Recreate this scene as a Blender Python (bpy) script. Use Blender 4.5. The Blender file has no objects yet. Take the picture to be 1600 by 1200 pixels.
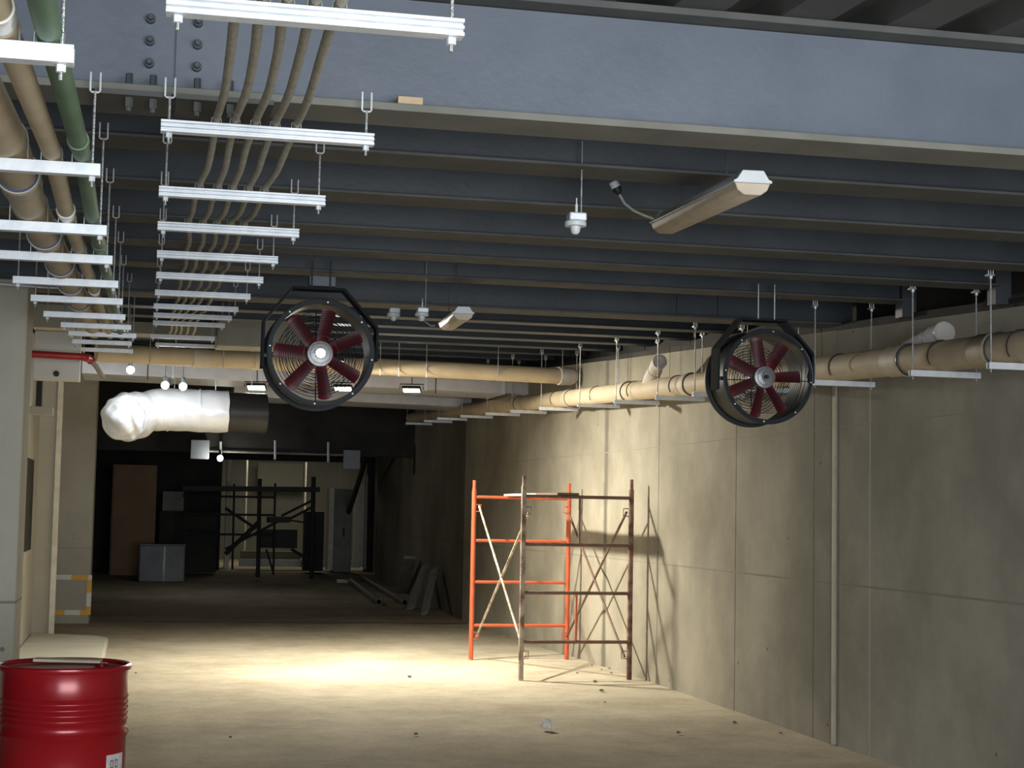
import bpy, math, random
from mathutils import Vector, Matrix
random.seed(7)
C = bpy.context.scene.collection
PI = math.pi

# ------------------------------------------------------------------ camera, world, light, exposure
FPX, YAW, PIT, ROL, EYE = 2590.0, 12.6, 4.42, .019, 1.62
_t, _p = math.radians(YAW), math.radians(PIT)
FW = Vector((math.sin(_t)*math.cos(_p), math.cos(_t)*math.cos(_p), math.sin(_p)))
_r0 = Vector((math.cos(_t), -math.sin(_t), 0)); _u0 = _r0.cross(FW)
RT = _r0*math.cos(ROL) + _u0*math.sin(ROL); UP = _u0*math.cos(ROL) - _r0*math.sin(ROL)
CAM = Vector((0, 0, EYE))
cd = bpy.data.cameras.new('camera'); cam = bpy.data.objects.new('camera', cd); C.objects.link(cam)
cd.sensor_width = 36; cd.lens = FPX/1600*36; cd.clip_end = 200; cd.clip_start = .05
cam.matrix_world = Matrix(((RT.x, UP.x, -FW.x, CAM.x), (RT.y, UP.y, -FW.y, CAM.y), (RT.z, UP.z, -FW.z, CAM.z), (0, 0, 0, 1)))
bpy.context.scene.camera = cam

sc = bpy.context.scene
sc.view_settings.view_transform = 'Standard'; sc.view_settings.look = 'None'
sc.view_settings.gamma = 1; sc.view_settings.use_curve_mapping = False
sc.view_settings.exposure = 0.0
w = bpy.data.worlds.new('world'); sc.world = w; w.use_nodes = True
w.node_tree.nodes['Background'].inputs[0].default_value = (.62, .75, 1, 1)
w.node_tree.nodes['Background'].inputs[1].default_value = .7

def area(name, loc, aim, sx, sy, power, col, spread=180):
    l = bpy.data.lights.new(name, 'AREA'); l.shape = 'RECTANGLE'; l.size = sx; l.size_y = sy
    l.energy = power; l.color = col; l.spread = math.radians(spread)
    o = bpy.data.objects.new(name, l); C.objects.link(o); o.location = loc
    o.rotation_euler = (Vector(aim)-Vector(loc)).to_track_quat('-Z', 'Y').to_euler()
    return o
# daylight from the open end of the tunnel behind the photographer
area('daylight_opening', (1.6, -3.0, 1.5), (1.2, 8, 2.2), 6, 2.7, 720, (.86, .93, 1))
# floodlights hung near the far duct; each has its own builder further down
FLOODS = [((3.10, 19.3, 3.02), (-.1, -.32, -1), 14), ((2.29, 19.3, 3.01), (-.1, -.32, -1), 14), ((1.95, 17.12, 3.12), (.42, -.28, -1), 330), ((1.28, 19.2, 2.98), (-.1, -.4, -1), 12)]

# ------------------------------------------------------------------ pixel helpers: where a sight line meets a real plane
def ray(x, y): return FW + (x-800)/FPX*RT - (y-600)/FPX*UP
def atY(x, y, Y): d = ray(x, y); return CAM + d*(Y/d.y)
def atX(x, y, X): d = ray(x, y); return CAM + d*(X/d.x)
def atZ(x, y, z=0): d = ray(x, y); return CAM + d*((z-EYE)/d.z)
def atF(x, y):
    z = 0
    for _i in range(12): P_ = atZ(x, y, z); z = fz(P_.y)
    return P_
def ceil_z(Y): return 2.57 + .048*Y           # underside of the joists, rising away from the camera
def fz(Y): return 0 if Y < 25 else min(.2, (Y-25)/11*.2)   # floor rises gently at the far end

# ------------------------------------------------------------------ materials
def mat(name, col, rough=.6, metal=0, col2=None, scale=6, bump=0, bscale=None, detail=6, emit=None, spec=None, lo=.35, hi=.65):
    m = bpy.data.materials.new(name); m.use_nodes = True; nt = m.node_tree; b = nt.nodes['Principled BSDF']
    b.inputs['Base Color'].default_value = (*col, 1); b.inputs['Roughness'].default_value = rough
    b.inputs['Metallic'].default_value = metal
    if spec is not None: b.inputs['Specular IOR Level'].default_value = spec
    tc = nt.nodes.new('ShaderNodeTexCoord')
    if col2 is not None:
        n = nt.nodes.new('ShaderNodeTexNoise'); n.inputs['Scale'].default_value = scale; n.inputs['Detail'].default_value = detail
        r = nt.nodes.new('ShaderNodeValToRGB'); r.color_ramp.elements[0].position = lo; r.color_ramp.elements[1].position = hi
        r.color_ramp.elements[0].color = (*col, 1); r.color_ramp.elements[1].color = (*col2, 1)
        nt.links.new(tc.outputs['Object'], n.inputs['Vector']); nt.links.new(n.outputs['Fac'], r.inputs['Fac'])
        nt.links.new(r.outputs['Color'], b.inputs['Base Color'])
    if bump:
        n2 = nt.nodes.new('ShaderNodeTexNoise'); n2.inputs['Scale'].default_value = bscale or scale*4; n2.inputs['Detail'].default_value = 5
        bp = nt.nodes.new('ShaderNodeBump'); bp.inputs['Strength'].default_value = bump; bp.inputs['Distance'].default_value = .02
        nt.links.new(tc.outputs['Object'], n2.inputs['Vector']); nt.links.new(n2.outputs['Fac'], bp.inputs['Height'])
        nt.links.new(bp.outputs['Normal'], b.inputs['Normal'])
    if emit: b.inputs['Emission Color'].default_value = (*emit[0], 1); b.inputs['Emission Strength'].default_value = emit[1]
    return m

def concrete(name, base, dark, light, seams_y=(), seams_z=(), axis='Y', blot=.6, seamw=.012):
    """cast concrete: broad form blotches, fine grain, pin holes, and formwork seams at fixed places along the wall"""
    m = bpy.data.materials.new(name); m.use_nodes = True; nt = m.node_tree; N = nt.nodes; L = nt.links; b = N['Principled BSDF']
    b.inputs['Roughness'].default_value = .85; b.inputs['Specular IOR Level'].default_value = .25
    tc = N.new('ShaderNodeTexCoord')
    def noise(s, d, vec=None, rough=.55):
        n = N.new('ShaderNodeTexNoise'); n.inputs['Scale'].default_value = s; n.inputs['Detail'].default_value = d; n.inputs['Roughness'].default_value = rough
        L.new(vec or tc.outputs['Object'], n.inputs['Vector']); return n.outputs['Fac']
    def ramp(f, p0, c0, p1, c1):
        r = N.new('ShaderNodeValToRGB'); r.color_ramp.elements[0].position = p0; r.color_ramp.elements[1].position = p1
        r.color_ramp.elements[0].color = (*c0, 1); r.color_ramp.elements[1].color = (*c1, 1); L.new(f, r.inputs['Fac']); return r.outputs['Color']
    def mix(a, bb, f, typ='MIX'):
        x = N.new('ShaderNodeMix'); x.data_type = 'RGBA'; x.blend_type = typ
        if isinstance(f, float): x.inputs[0].default_value = f
        else: L.new(f, x.inputs[0])
        L.new(a, x.inputs[6])
        if isinstance(bb, tuple): x.inputs[7].default_value = (*bb, 1)
        else: L.new(bb, x.inputs[7])
        return x.outputs[2]
    c = ramp(noise(.75, 9, rough=.6), .36, dark, .62, light)
    base_c = ramp(noise(2.2, 8, rough=.65), .35, tuple(v*.86 for v in base), .65, tuple(v*1.1 for v in base))
    c = mix(base_c, c, blot)
    # vertical drip streaks
    mp = N.new('ShaderNodeMapping'); mp.inputs['Scale'].default_value = (1.4, 1.4, .3); L.new(tc.outputs['Object'], mp.inputs['Vector'])
    c = mix(c, ramp(noise(2.5, 5, mp.outputs['Vector']), .36, (.84, .84, .83), .62, (1.04, 1.04, 1.04)), .3, 'MULTIPLY')
    # pin holes
    v = N.new('ShaderNodeTexVoronoi'); v.inputs['Scale'].default_value = 2.6; L.new(tc.outputs['Object'], v.inputs['Vector'])
    c = mix(c, ramp(v.outputs['Distance'], .028, (.35, .33, .3), .045, (1, 1, 1)), .8, 'MULTIPLY')
    sep = N.new('ShaderNodeSeparateXYZ'); L.new(tc.outputs['Object'], sep.inputs[0])
    wob = noise(3, 3)
    for lst, out in ((seams_y, sep.outputs[axis]), (seams_z, sep.outputs['Z'])):
        for pos, wd, colr in lst:
            s = N.new('ShaderNodeMath'); s.operation = 'SUBTRACT'; L.new(out, s.inputs[0]); s.inputs[1].default_value = pos
            a = N.new('ShaderNodeMath'); a.operation = 'ABSOLUTE'; L.new(s.outputs[0], a.inputs[0])
            q = N.new('ShaderNodeMath'); q.operation = 'MULTIPLY_ADD'; L.new(wob, q.inputs[0]); q.inputs[1].default_value = wd*.8; L.new(a.outputs[0], q.inputs[2])
            r = ramp(q.outputs[0], .9, (1, 1, 1), 1, (0, 0, 0)); rn = r.node
            dv = N.new('ShaderNodeMath'); dv.operation = 'DIVIDE'; L.new(q.outputs[0], dv.inputs[0]); dv.inputs[1].default_value = wd*1.4
            L.new(dv.outputs[0], rn.inputs['Fac']); rn.color_ramp.elements[0].position = .55
            c = mix(c, colr, r)
    L.new(c, b.inputs['Base Color'])
    bp = N.new('ShaderNodeBump'); bp.inputs['Strength'].default_value = .25; bp.inputs['Distance'].default_value = .01
    L.new(noise(14, 8), bp.inputs['Height']); L.new(bp.outputs['Normal'], b.inputs['Normal'])
    return m

SD, SL = (.13, .12, .095), (.47, .44, .37)
CB = (.36, .325, .25)
M = {}
M['wall_r'] = concrete('cast_concrete_seamed', CB, (.20, .18, .14), (.42, .385, .31),
    seams_y=[(10.70, .012, (.42, .40, .33)), (11.64, .012, SD), (13.3, .014, SD), (15.44, .016, SD), (17.25, .05, (.16, .145, .115)), (20.6, .01, SD), (24.2, .05, (.3, .28, .23)), (28.5, .012, SD)],
    seams_z=[(1.15, .010, (.25, .225, .175)), (2.28, .006, (.27, .245, .19))])
M['wall_l'] = concrete('cast_concrete_left', (.50, .465, .37), (.39, .36, .285), (.56, .525, .42), seams_z=[(1.02, .01, (.24, .22, .18))])
M['wall_p'] = concrete('cast_concrete_pillar', (.56, .53, .43), (.46, .43, .35), (.62, .59, .49), seams_z=[(1.02, .008, (.42, .39, .31))])
M['lintel'] = concrete('cast_concrete_lintel', (.30, .29, .25), (.22, .21, .18), (.36, .35, .3))
M['plaster'] = mat('cream_plaster', (.50, .475, .39), .8, col2=(.44, .415, .34), scale=2, bump=.1)
M['panel'] = mat('painted_board', (.80, .77, .68), .6, col2=(.74, .71, .62), scale=1.5, bump=.03)
M['strip'] = mat('cream_trim', (.80, .76, .64), .6, col2=(.66, .62, .5), scale=8, bump=.05)
M['strip2'] = mat('daylit_step_edge', (.42, .39, .32), .8, col2=(.34, .315, .25), scale=6, bump=.1)
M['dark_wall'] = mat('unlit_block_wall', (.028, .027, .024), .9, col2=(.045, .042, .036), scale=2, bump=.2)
M['beam'] = mat('blue_grey_primer', (.105, .121, .146), .36, .0, col2=(.128, .145, .172), scale=3, bump=.05, bscale=30)
M['joist'] = mat('dark_grey_primer', (.042, .048, .054), .5, .0, col2=(.056, .063, .07), scale=4, bump=.06, bscale=30)
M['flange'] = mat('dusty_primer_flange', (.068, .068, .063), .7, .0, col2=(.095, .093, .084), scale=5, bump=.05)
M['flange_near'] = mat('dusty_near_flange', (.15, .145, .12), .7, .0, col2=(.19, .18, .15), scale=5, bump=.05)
M['deck'] = mat('galvanised_deck', (.075, .072, .064), .7, .05, col2=(.10, .097, .085), scale=3, bump=.1)
M['galv'] = mat('bright_galvanised_steel', (.72, .75, .78), .42, .25, col2=(.84, .86, .88), scale=25, bump=.03)
M['galv_duct'] = mat('galvanised_sheet', (.66, .67, .72), .4, .2, col2=(.76, .77, .82), scale=5, bump=.04)
M['bin_metal'] = mat('dull_zinc_bin', (.30, .31, .33), .45, .3, col2=(.40, .41, .43), scale=2.5, bump=.1)
M['rod'] = mat('threaded_zinc_rod', (.5, .5, .48), .4, .7, col2=(.35, .35, .33), scale=60, bump=.3, bscale=200)
M['tan'] = mat('dusty_cream_pvc', (.62, .50, .34), .68, col2=(.52, .42, .28), scale=5, bump=.04)
M['tan_socket'] = mat('pale_pvc_socket', (.62, .54, .42), .6, col2=(.54, .47, .36), scale=8, bump=.04)
M['white_pvc'] = mat('white_pvc', (.70, .66, .60), .35, col2=(.62, .58, .52), scale=8)
M['blue_ring'] = mat('blue_seal', (.03, .06, .16), .5)
M['green'] = mat('green_water_pipe', (.09, .17, .09), .62, col2=(.14, .23, .14), scale=4, bump=.04)
M['conduit'] = mat('beige_flexible_conduit', (.46, .42, .34), .8, col2=(.36, .33, .26), scale=20, bump=.5, bscale=160)
M['fan_dark'] = mat('charcoal_fan_casing', (.018, .021, .024), .5, 0, col2=(.025, .028, .031), scale=6, bump=.04, spec=.22)
M['strap'] = mat('flat_charcoal_strap', (.022, .025, .028), .85, 0, col2=(.03, .033, .036), scale=9, spec=.08)
M['fan_rim'] = mat('dark_rolled_rim', (.06, .065, .07), .33, .5, col2=(.08, .085, .09), scale=12)
M['blade'] = mat('maroon_fan_blade', (.13, .010, .016), .45, col2=(.10, .007, .012), scale=4)
M['hub'] = mat('cast_aluminium_hub', (.36, .36, .36), .4, .6, col2=(.28, .28, .28), scale=12, bump=.1)
M['black'] = mat('black_rubber', (.01, .01, .01), .6)
M['zinc'] = mat('zinc_bolt', (.6, .62, .6), .35, .7, col2=(.5, .52, .5), scale=20)
M['fixture_lens'] = mat('dusty_acrylic_lens', (.62, .50, .36), .5, col2=(.50, .40, .29), scale=7, bump=.05)
M['fixture_cap'] = mat('white_plastic', (.66, .68, .68), .45, col2=(.58, .60, .60), scale=10)
M['cable'] = mat('grey_cable', (.32, .32, .28), .6, col2=(.25, .25, .22), scale=15)
M['orange'] = mat('orange_paint_steel', (.68, .12, .045), .5, col2=(.5, .10, .04), scale=7, bump=.1)
M['rust'] = mat('rust_and_paint_steel', (.13, .05, .032), .7, col2=(.26, .17, .13), scale=9, bump=.3, lo=.42, hi=.62)
M['rust_pale'] = mat('plaster_splashed_rusty_steel', (.17, .10, .07), .7, col2=(.42, .36, .29), scale=8, bump=.3, lo=.38, hi=.56)
M['rust2'] = mat('rusty_brown_tube', (.12, .075, .055), .7, col2=(.20, .11, .075), scale=9, bump=.3)
M['splash'] = mat('plaster_splashed_brace', (.52, .46, .36), .75, col2=(.22, .17, .12), scale=11, bump=.3)
M['wood'] = mat('raw_timber', (.58, .44, .28), .7, col2=(.48, .34, .2), scale=9, bump=.1)
M['board'] = mat('pale_cement_board', (.68, .60, .46), .75, col2=(.55, .47, .35), scale=5, bump=.1)
M['board_dark'] = mat('stained_board', (.16, .11, .08), .8, col2=(.10, .07, .05), scale=6, bump=.1)
M['red'] = mat('glossy_red_drum_paint', (.36, .010, .014), .24, .1, col2=(.28, .008, .012), scale=3, bump=.02)
M['lid_red'] = mat('dusty_drum_lid', (.55, .22, .18), .5, col2=(.42, .12, .10), scale=5, bump=.05)
M['red_pipe'] = mat('red_pipe_paint', (.50, .035, .03), .4, col2=(.42, .03, .025), scale=7)
M['label'] = mat('worn_white_label', (.75, .72, .70), .6, col2=(.6, .55, .54), scale=20)
M['ink'] = mat('faded_label_ink', (.2, .12, .13), .7)
M['foil'] = mat('crumpled_silver_foil', (.88, .90, .93), .35, .2, col2=(.80, .82, .86), scale=4, bump=.5, bscale=5)
M['dark_reflection'] = mat('dark_reflection_duct', (.02, .02, .02), .4, .2, col2=(.028, .028, .028), scale=4)  # near-black colour carries the dark reflection of plain galvanised duct
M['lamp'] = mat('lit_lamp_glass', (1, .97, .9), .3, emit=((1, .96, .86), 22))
M['yellow'] = mat('yellow_hazard_paint', (.95, .52, .03), .5); M['white'] = mat('white_hazard_paint', (.9, .9, .84), .5)
M['dirt'] = mat('dry_soil_crumb', (.16, .13, .09), .95, col2=(.26, .22, .16), scale=20, bump=.4)
M['brown_door'] = mat('brown_hardboard', (.26, .14, .05), .6, col2=(.20, .11, .04), scale=2)
M['grey_box'] = mat('grey_enamel_box', (.28, .31, .34), .5, col2=(.25, .275, .30), scale=6)
M['pvc_grey'] = mat('dusty_grey_pvc', (.26, .25, .22), .6, col2=(.2, .19, .17), scale=6)
M['plank'] = mat('grey_weathered_plank', (.34, .33, .29), .8, col2=(.26, .25, .22), scale=6, bump=.2)
M['dark_silhouette'] = mat('silhouette_black', (.015, .015, .014), .7, col2=(.022, .021, .02), scale=8)  # near-black colour paints the silhouettes seen against the brighter far room
M['cabinet'] = mat('grey_steel_cabinet', (.24, .23, .19), .55, col2=(.16, .155, .135), scale=3)
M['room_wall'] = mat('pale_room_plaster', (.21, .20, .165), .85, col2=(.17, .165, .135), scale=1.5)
M['paper'] = mat('crumpled_white_paper', (.86, .82, .74), .8, col2=(.92, .88, .8), scale=30, bump=.4)

def floor_mat():
    m = bpy.data.materials.new('sandy_concrete_floor'); m.use_nodes = True; nt = m.node_tree; N = nt.nodes; L = nt.links; b = N['Principled BSDF']
    b.inputs['Roughness'].default_value = .9; b.inputs['Specular IOR Level'].default_value = .2
    tc = N.new('ShaderNodeTexCoord')
    def noise(s, d, r=.6, v=None):
        n = N.new('ShaderNodeTexNoise'); n.inputs['Scale'].default_value = s; n.inputs['Detail'].default_value = d; n.inputs['Roughness'].default_value = r
        L.new(v or tc.outputs['Object'], n.inputs['Vector']); return n.outputs['Fac']
    def ramp(f, p0, c0, p1, c1):
        r = N.new('ShaderNodeValToRGB'); r.color_ramp.elements[0].position = p0; r.color_ramp.elements[1].position = p1
        r.color_ramp.elements[0].color = (*c0, 1); r.color_ramp.elements[1].color = (*c1, 1); L.new(f, r.inputs['Fac']); return r.outputs['Color']
    def mul(a, c, f):
        x = N.new('ShaderNodeMix'); x.data_type = 'RGBA'; x.blend_type = 'MULTIPLY'; x.inputs[0].default_value = f; L.new(a, x.inputs[6]); L.new(c, x.inputs[7]); return x.outputs[2]
    c = ramp(noise(.7, 8), .35, (.40, .345, .255), .65, (.56, .50, .385))
    c = mul(c, ramp(noise(5, 8, .7), .38, (.72, .70, .66), .6, (1.05, 1.05, 1.05)), .4)
    c = mul(c, ramp(noise(30, 5, .7), .3, (.7, .68, .64), .55, (1, 1, 1)), .5)
    mp = N.new('ShaderNodeMapping'); mp.inputs['Scale'].default_value = (1.3, 1.0, 1); L.new(tc.outputs['Object'], mp.inputs['Vector'])
    c = mul(c, ramp(noise(1.2, 6, .6, mp.outputs['Vector']), .38, (.7, .68, .64), .58, (1.05, 1.05, 1.05)), .3)
    L.new(c, b.inputs['Base Color'])
    bp = N.new('ShaderNodeBump'); bp.inputs['Strength'].default_value = .3; bp.inputs['Distance'].default_value = .02
    L.new(noise(11, 10, .7), bp.inputs['Height']); L.new(bp.outputs['Normal'], b.inputs['Normal'])
    return m
M['floor'] = floor_mat()

# ------------------------------------------------------------------ mesh building
ORG = {}
class MB:
    def __init__(s): s.v = []; s.f = []
    def add(s, vs, fs):
        o = len(s.v); s.v += [Vector(p) for p in vs]; s.f += [tuple(i+o for i in f) for f in fs]; return s
    def box(s, lo, hi):
        x0, y0, z0 = lo; x1, y1, z1 = hi
        return s.add([(x0, y0, z0), (x1, y0, z0), (x1, y1, z0), (x0, y1, z0), (x0, y0, z1), (x1, y0, z1), (x1, y1, z1), (x0, y1, z1)],
                     [(0, 3, 2, 1), (4, 5, 6, 7), (0, 1, 5, 4), (1, 2, 6, 5), (2, 3, 7, 6), (3, 0, 4, 7)])
    def bar(s, a, b, wd, th, up=(0, 0, 1)):
        a, b = Vector(a), Vector(b); d = (b-a).normalized(); u = Vector(up); sd = d.cross(u)
        if sd.length < 1e-4: sd = d.cross(Vector((1, 0, 0)))
        sd.normalize(); u = sd.cross(d)
        q = [(-1, -1), (1, -1), (1, 1), (-1, 1)]
        vs = [p + sd*(wd/2*i) + u*(th/2*j) for p in (a, b) for i, j in q]
        return s.add(vs, [(0, 1, 2, 3), (7, 6, 5, 4), (0, 4, 5, 1), (1, 5, 6, 2), (2, 6, 7, 3), (3, 7, 4, 0)])
    def tube(s, pts, r, seg=14, cap=True, closed=False):
        pts = [Vector(p) for p in pts]; n = len(pts); rs = r if isinstance(r, (list, tuple)) else [r]*n
        T = []
        for i in range(n):
            if closed: d = pts[(i+1) % n]-pts[i-1]
            else: d = pts[min(i+1, n-1)]-pts[max(i-1, 0)]
            T.append(d.normalized())
        u = T[0].orthogonal().normalized(); vs = []; fs = []
        for i in range(n):
            u = (u - T[i]*u.dot(T[i])).normalized(); w_ = T[i].cross(u)
            for k in range(seg):
                a = 2*PI*k/seg; vs.append(pts[i] + (u*math.cos(a)+w_*math.sin(a))*rs[i])
        m = n if closed else n-1
        for i in range(m):
            j = (i+1) % n
            for k in range(seg):
                l = (k+1) % seg; fs.append((i*seg+k, i*seg+l, j*seg+l, j*seg+k))
        if cap and not closed:
            fs.append(tuple(reversed(range(seg)))); fs.append(tuple((n-1)*seg+k for k in range(seg)))
        return s.add(vs, fs)
    def cyl(s, a, b, r, seg=16, r2=None): return s.tube([a, b], [r, r if r2 is None else r2], seg)
    def lathe(s, prof, org, ax=(0, 0, 1), seg=32, close=False):
        """prof = [(radius, height)...] around ax through org"""
        ax = Vector(ax).normalized(); u = ax.orthogonal().normalized(); w_ = ax.cross(u); org = Vector(org); vs = []; fs = []; n = len(prof)
        for r, h in prof:
            for k in range(seg):
                a = 2*PI*k/seg; vs.append(org + ax*h + (u*math.cos(a)+w_*math.sin(a))*max(r, 1e-4))
        for i in range(n if close else n-1):
            j = (i+1) % n
            for k in range(seg):
                l = (k+1) % seg; fs.append((i*seg+k, i*seg+l, j*seg+l, j*seg+k))
        return s.add(vs, fs)
    def prism(s, poly, a, b):
        """poly: 3-D points list, extruded by vector b-a"""
        d = Vector(b)-Vector(a); n = len(poly); vs = [Vector(p) for p in poly] + [Vector(p)+d for p in poly]
        return s.add(vs, [tuple(reversed(range(n))), tuple(range(n, 2*n))] + [(i, (i+1) % n, n+(i+1) % n, n+i) for i in range(n)])
    def sphere(s, c, r, seg=16, rings=10, sz=1):
        c = Vector(c); prof = [(r*math.sin(PI*i/rings), -r*sz*math.cos(PI*i/rings)) for i in range(rings+1)]
        return s.lathe(prof, c, (0, 0, 1), seg)
    def build(s, name, m, parent=None, bev=0, smooth=True, origin=None):
        if parent is not None: o_ = ORG[parent.name]
        elif origin is not None: o_ = Vector(origin)
        else:
            o_ = Vector((sum(p.x for p in s.v)/len(s.v), sum(p.y for p in s.v)/len(s.v), min(p.z for p in s.v)))
        me = bpy.data.meshes.new(name); me.from_pydata([p-o_ for p in s.v], [], s.f); me.validate()
        import bmesh
        bm = bmesh.new(); bm.from_mesh(me); bmesh.ops.recalc_face_normals(bm, faces=bm.faces); bm.to_mesh(me); bm.free()
        me.materials.append(M[m] if isinstance(m, str) else m)
        if smooth:
            me.polygons.foreach_set('use_smooth', [True]*len(me.polygons)); me.set_sharp_from_angle(angle=math.radians(38))
        o = bpy.data.objects.new(name, me); C.objects.link(o)
        if parent is not None: o.parent = parent; ORG[o.name] = o_
        else: o.location = o_; ORG[o.name] = o_
        if bev:
            b = o.modifiers.new('bevel', 'BEVEL'); b.width = bev; b.segments = 2; b.limit_method = 'ANGLE'
        return o
def box(lo, hi): return MB().box(lo, hi)
def tag(o, label, cat, group=None, kind=None):
    if label: o['label'] = label
    if cat: o['category'] = cat
    if group: o['group'] = group
    if kind: o['kind'] = kind
    return o
def thing(name, loc, label, cat, group=None):
    o = bpy.data.objects.new(name, None); C.objects.link(o); o.location = loc; o.empty_display_size = .1; ORG[o.name] = Vector(loc)
    return tag(o, label, cat, group)
def struct(o): o['kind'] = 'structure'; return o
def circ(c, r, a0=0, n=24, ax='Y'):
    return [Vector((c[0]+r*math.cos(a0+2*PI*k/n), c[1], c[2]+r*math.sin(a0+2*PI*k/n))) for k in range(n)]
ORD = ['nearest', 'second', 'third', 'fourth', 'fifth', 'sixth', 'seventh', 'eighth', 'ninth', 'tenth', 'eleventh', 'twelfth', 'thirteenth', 'fourteenth', 'fifteenth', 'sixteenth']

# ------------------------------------------------------------------ floor
def grid_floor():
    b = MB(); xs = [-7+.5*i for i in range(39)]; ys = [-4+.5*i for i in range(120)]
    for y in ys:
        for x in xs:
            b.v.append(Vector((x, y, fz(y) + (.006*math.sin(x*2.1+y*1.3)*math.cos(y*.9-x) - .006))))
    nx = len(xs)
    for j in range(len(ys)-1):
        for i in range(nx-1): a = j*nx+i; b.f.append((a, a+1, a+nx+1, a+nx))
    return b
struct(grid_floor().build('floor', 'floor', origin=(0, 0, 0)))

# ------------------------------------------------------------------ right wall and the steel above it
def wall_top(Y): return 2.45+.048*Y
prof = [(4.96, -4), (4.95, 11.26), (4.935, 11.28), (4.93, 17.2), (4.90, 17.3), (4.72, 24.2), (4.80, 24.3), (4.96, 35), (5.3, 38)]
b = MB()
for k, (X, Y) in enumerate(prof):
    for x in (X, X+.25):
        b.v.append(Vector((x, Y, -.05))); b.v.append(Vector((x, Y, wall_top(Y))))
for k in range(len(prof)-1):
    o = k*4; n = o+4
    b.f += [(o, n, n+1, o+1), (o+1, n+1, n+3, o+3), (o+3, n+3, n+2, o+2), (o+2, n+2, n, o)]
b.f += [(0, 1, 3, 2), tuple((len(prof)-1)*4+i for i in (0, 2, 3, 1))]
struct(b.build('wall_right', 'wall_r', origin=(0, 0, 0)))
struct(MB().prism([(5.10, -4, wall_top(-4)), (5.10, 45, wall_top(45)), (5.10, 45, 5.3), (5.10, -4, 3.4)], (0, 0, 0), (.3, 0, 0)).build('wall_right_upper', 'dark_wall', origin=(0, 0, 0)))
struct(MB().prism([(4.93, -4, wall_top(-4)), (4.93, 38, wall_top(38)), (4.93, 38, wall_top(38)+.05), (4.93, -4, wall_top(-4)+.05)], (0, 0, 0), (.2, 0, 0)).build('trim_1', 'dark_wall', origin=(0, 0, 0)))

struct(box((4.928, 11.245, 0), (4.945, 11.295, 2.74)).build('daylight_strip', 'strip2', origin=(0, 0, 0)))  # pale strip stands in for daylight caught on the wall step
# corrugated deck
def deck():
    b = MB(); x = -7.0; pr = []
    while x < 8:
        pr += [(x, 0), (x+.16, 0), (x+.19, .07), (x+.31, .07)]; x += .34
    h0 = lambda Y: 2.57+.048*Y+.335
    for Y in (-3.5, 60):
        for px_, dz in pr: b.v.append(Vector((px_, Y, h0(Y)+dz)))
    n = len(pr)
    for i in range(n-1): b.f.append((i, i+1, n+i+1, n+i))
    o = len(b.v)
    for Y in (-3.5, 60):
        for X in (-7, 8): b.v.append(Vector((X, Y, h0(Y)+.2)))
    b.f.append((o, o+1, o+3, o+2))
    return b
struct(deck().build('ceiling', 'deck', origin=(0, 0, 0), smooth=False))

# ------------------------------------------------------------------ steel beams
def ibeam(Yf, wd, zb, zt, x0, x1, tf, web_m, label, name='steel_joist', group=None, edge=None, cat='beam', fl='flange'):
    """Yf = front edge of the flange"""
    yc = Yf+wd/2
    t = thing(name, ((x0+x1)/2, yc, zb), label, cat, group)
    box((x0, yc-.006, zb+tf), (x1, yc+.006, zt-tf)).build('web', web_m, t)
    box((x0, Yf, zb), (x1, Yf+wd, zb+tf)).build('bottom_flange', fl, t, bev=.002)
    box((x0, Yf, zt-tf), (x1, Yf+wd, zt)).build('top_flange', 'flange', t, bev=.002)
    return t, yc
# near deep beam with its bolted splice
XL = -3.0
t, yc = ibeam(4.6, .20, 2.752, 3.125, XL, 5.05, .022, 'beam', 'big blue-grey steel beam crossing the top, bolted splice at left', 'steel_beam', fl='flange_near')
for x0, x1 in ((-2.9, .0525), (.0595, 5.0)):
    box((x0, yc-.018, 2.775), (x1, yc-.006, 3.10)).build('web_plate', 'beam', t)
box((-.155, 4.585, 2.738), (.05, 4.82, 2.752)).build('flange_plate', 'flange', t)
box((.062, 4.585, 2.738), (.33, 4.82, 2.752)).build('flange_plate', 'flange', t)
for X in (-.013, .118):
    for z in (3.05, 2.98, 2.917, 2.853):
        bb = MB().lathe([(0, -.034), (.007, -.034), (.0085, -.030), (.0085, -.02), (.013, -.02), (.0135, -.014), (.0135, 0), (0, 0)], (X, yc-.018, z), (0, 1, 0), 12)
        bb.build('bolt', 'joist', t)
for X in (-.065, .0, .12, .21):
    MB().cyl((X, 4.62, 2.774), (X, 4.62, 2.806), .010, 6).build('bolt', 'joist', t)
    MB().cyl((X, 4.62, 2.712), (X, 4.62, 2.738), .012, 6).cyl((X, 4.62, 2.700), (X, 4.62, 2.712), .008, 8).build('nut', 'flange', t)
JY = [5.56, 6.56, 7.69, 8.72, 9.94]
names = ['steel joist just behind the big blue-grey beam', 'second steel joist behind the big blue-grey beam', 'third steel joist behind the big blue-grey beam',
         'fourth steel joist back, above the two fans', 'fifth steel joist back, the one the fans hang from']
for Y, nm in zip(JY, names):
    z = ceil_z(Y); tt, yc = ibeam(Y, .21, z, z+.335, XL, 4.86 if Y > 7 else 5.08, .011, 'joist', 'long dark '+nm, group='parallel ceiling joists')
    if Y > 8: box((4.85, yc-.05, wall_top(Y)+.02), (4.95, yc+.05, z+.3)).build('end_plate', 'joist', tt)
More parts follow.
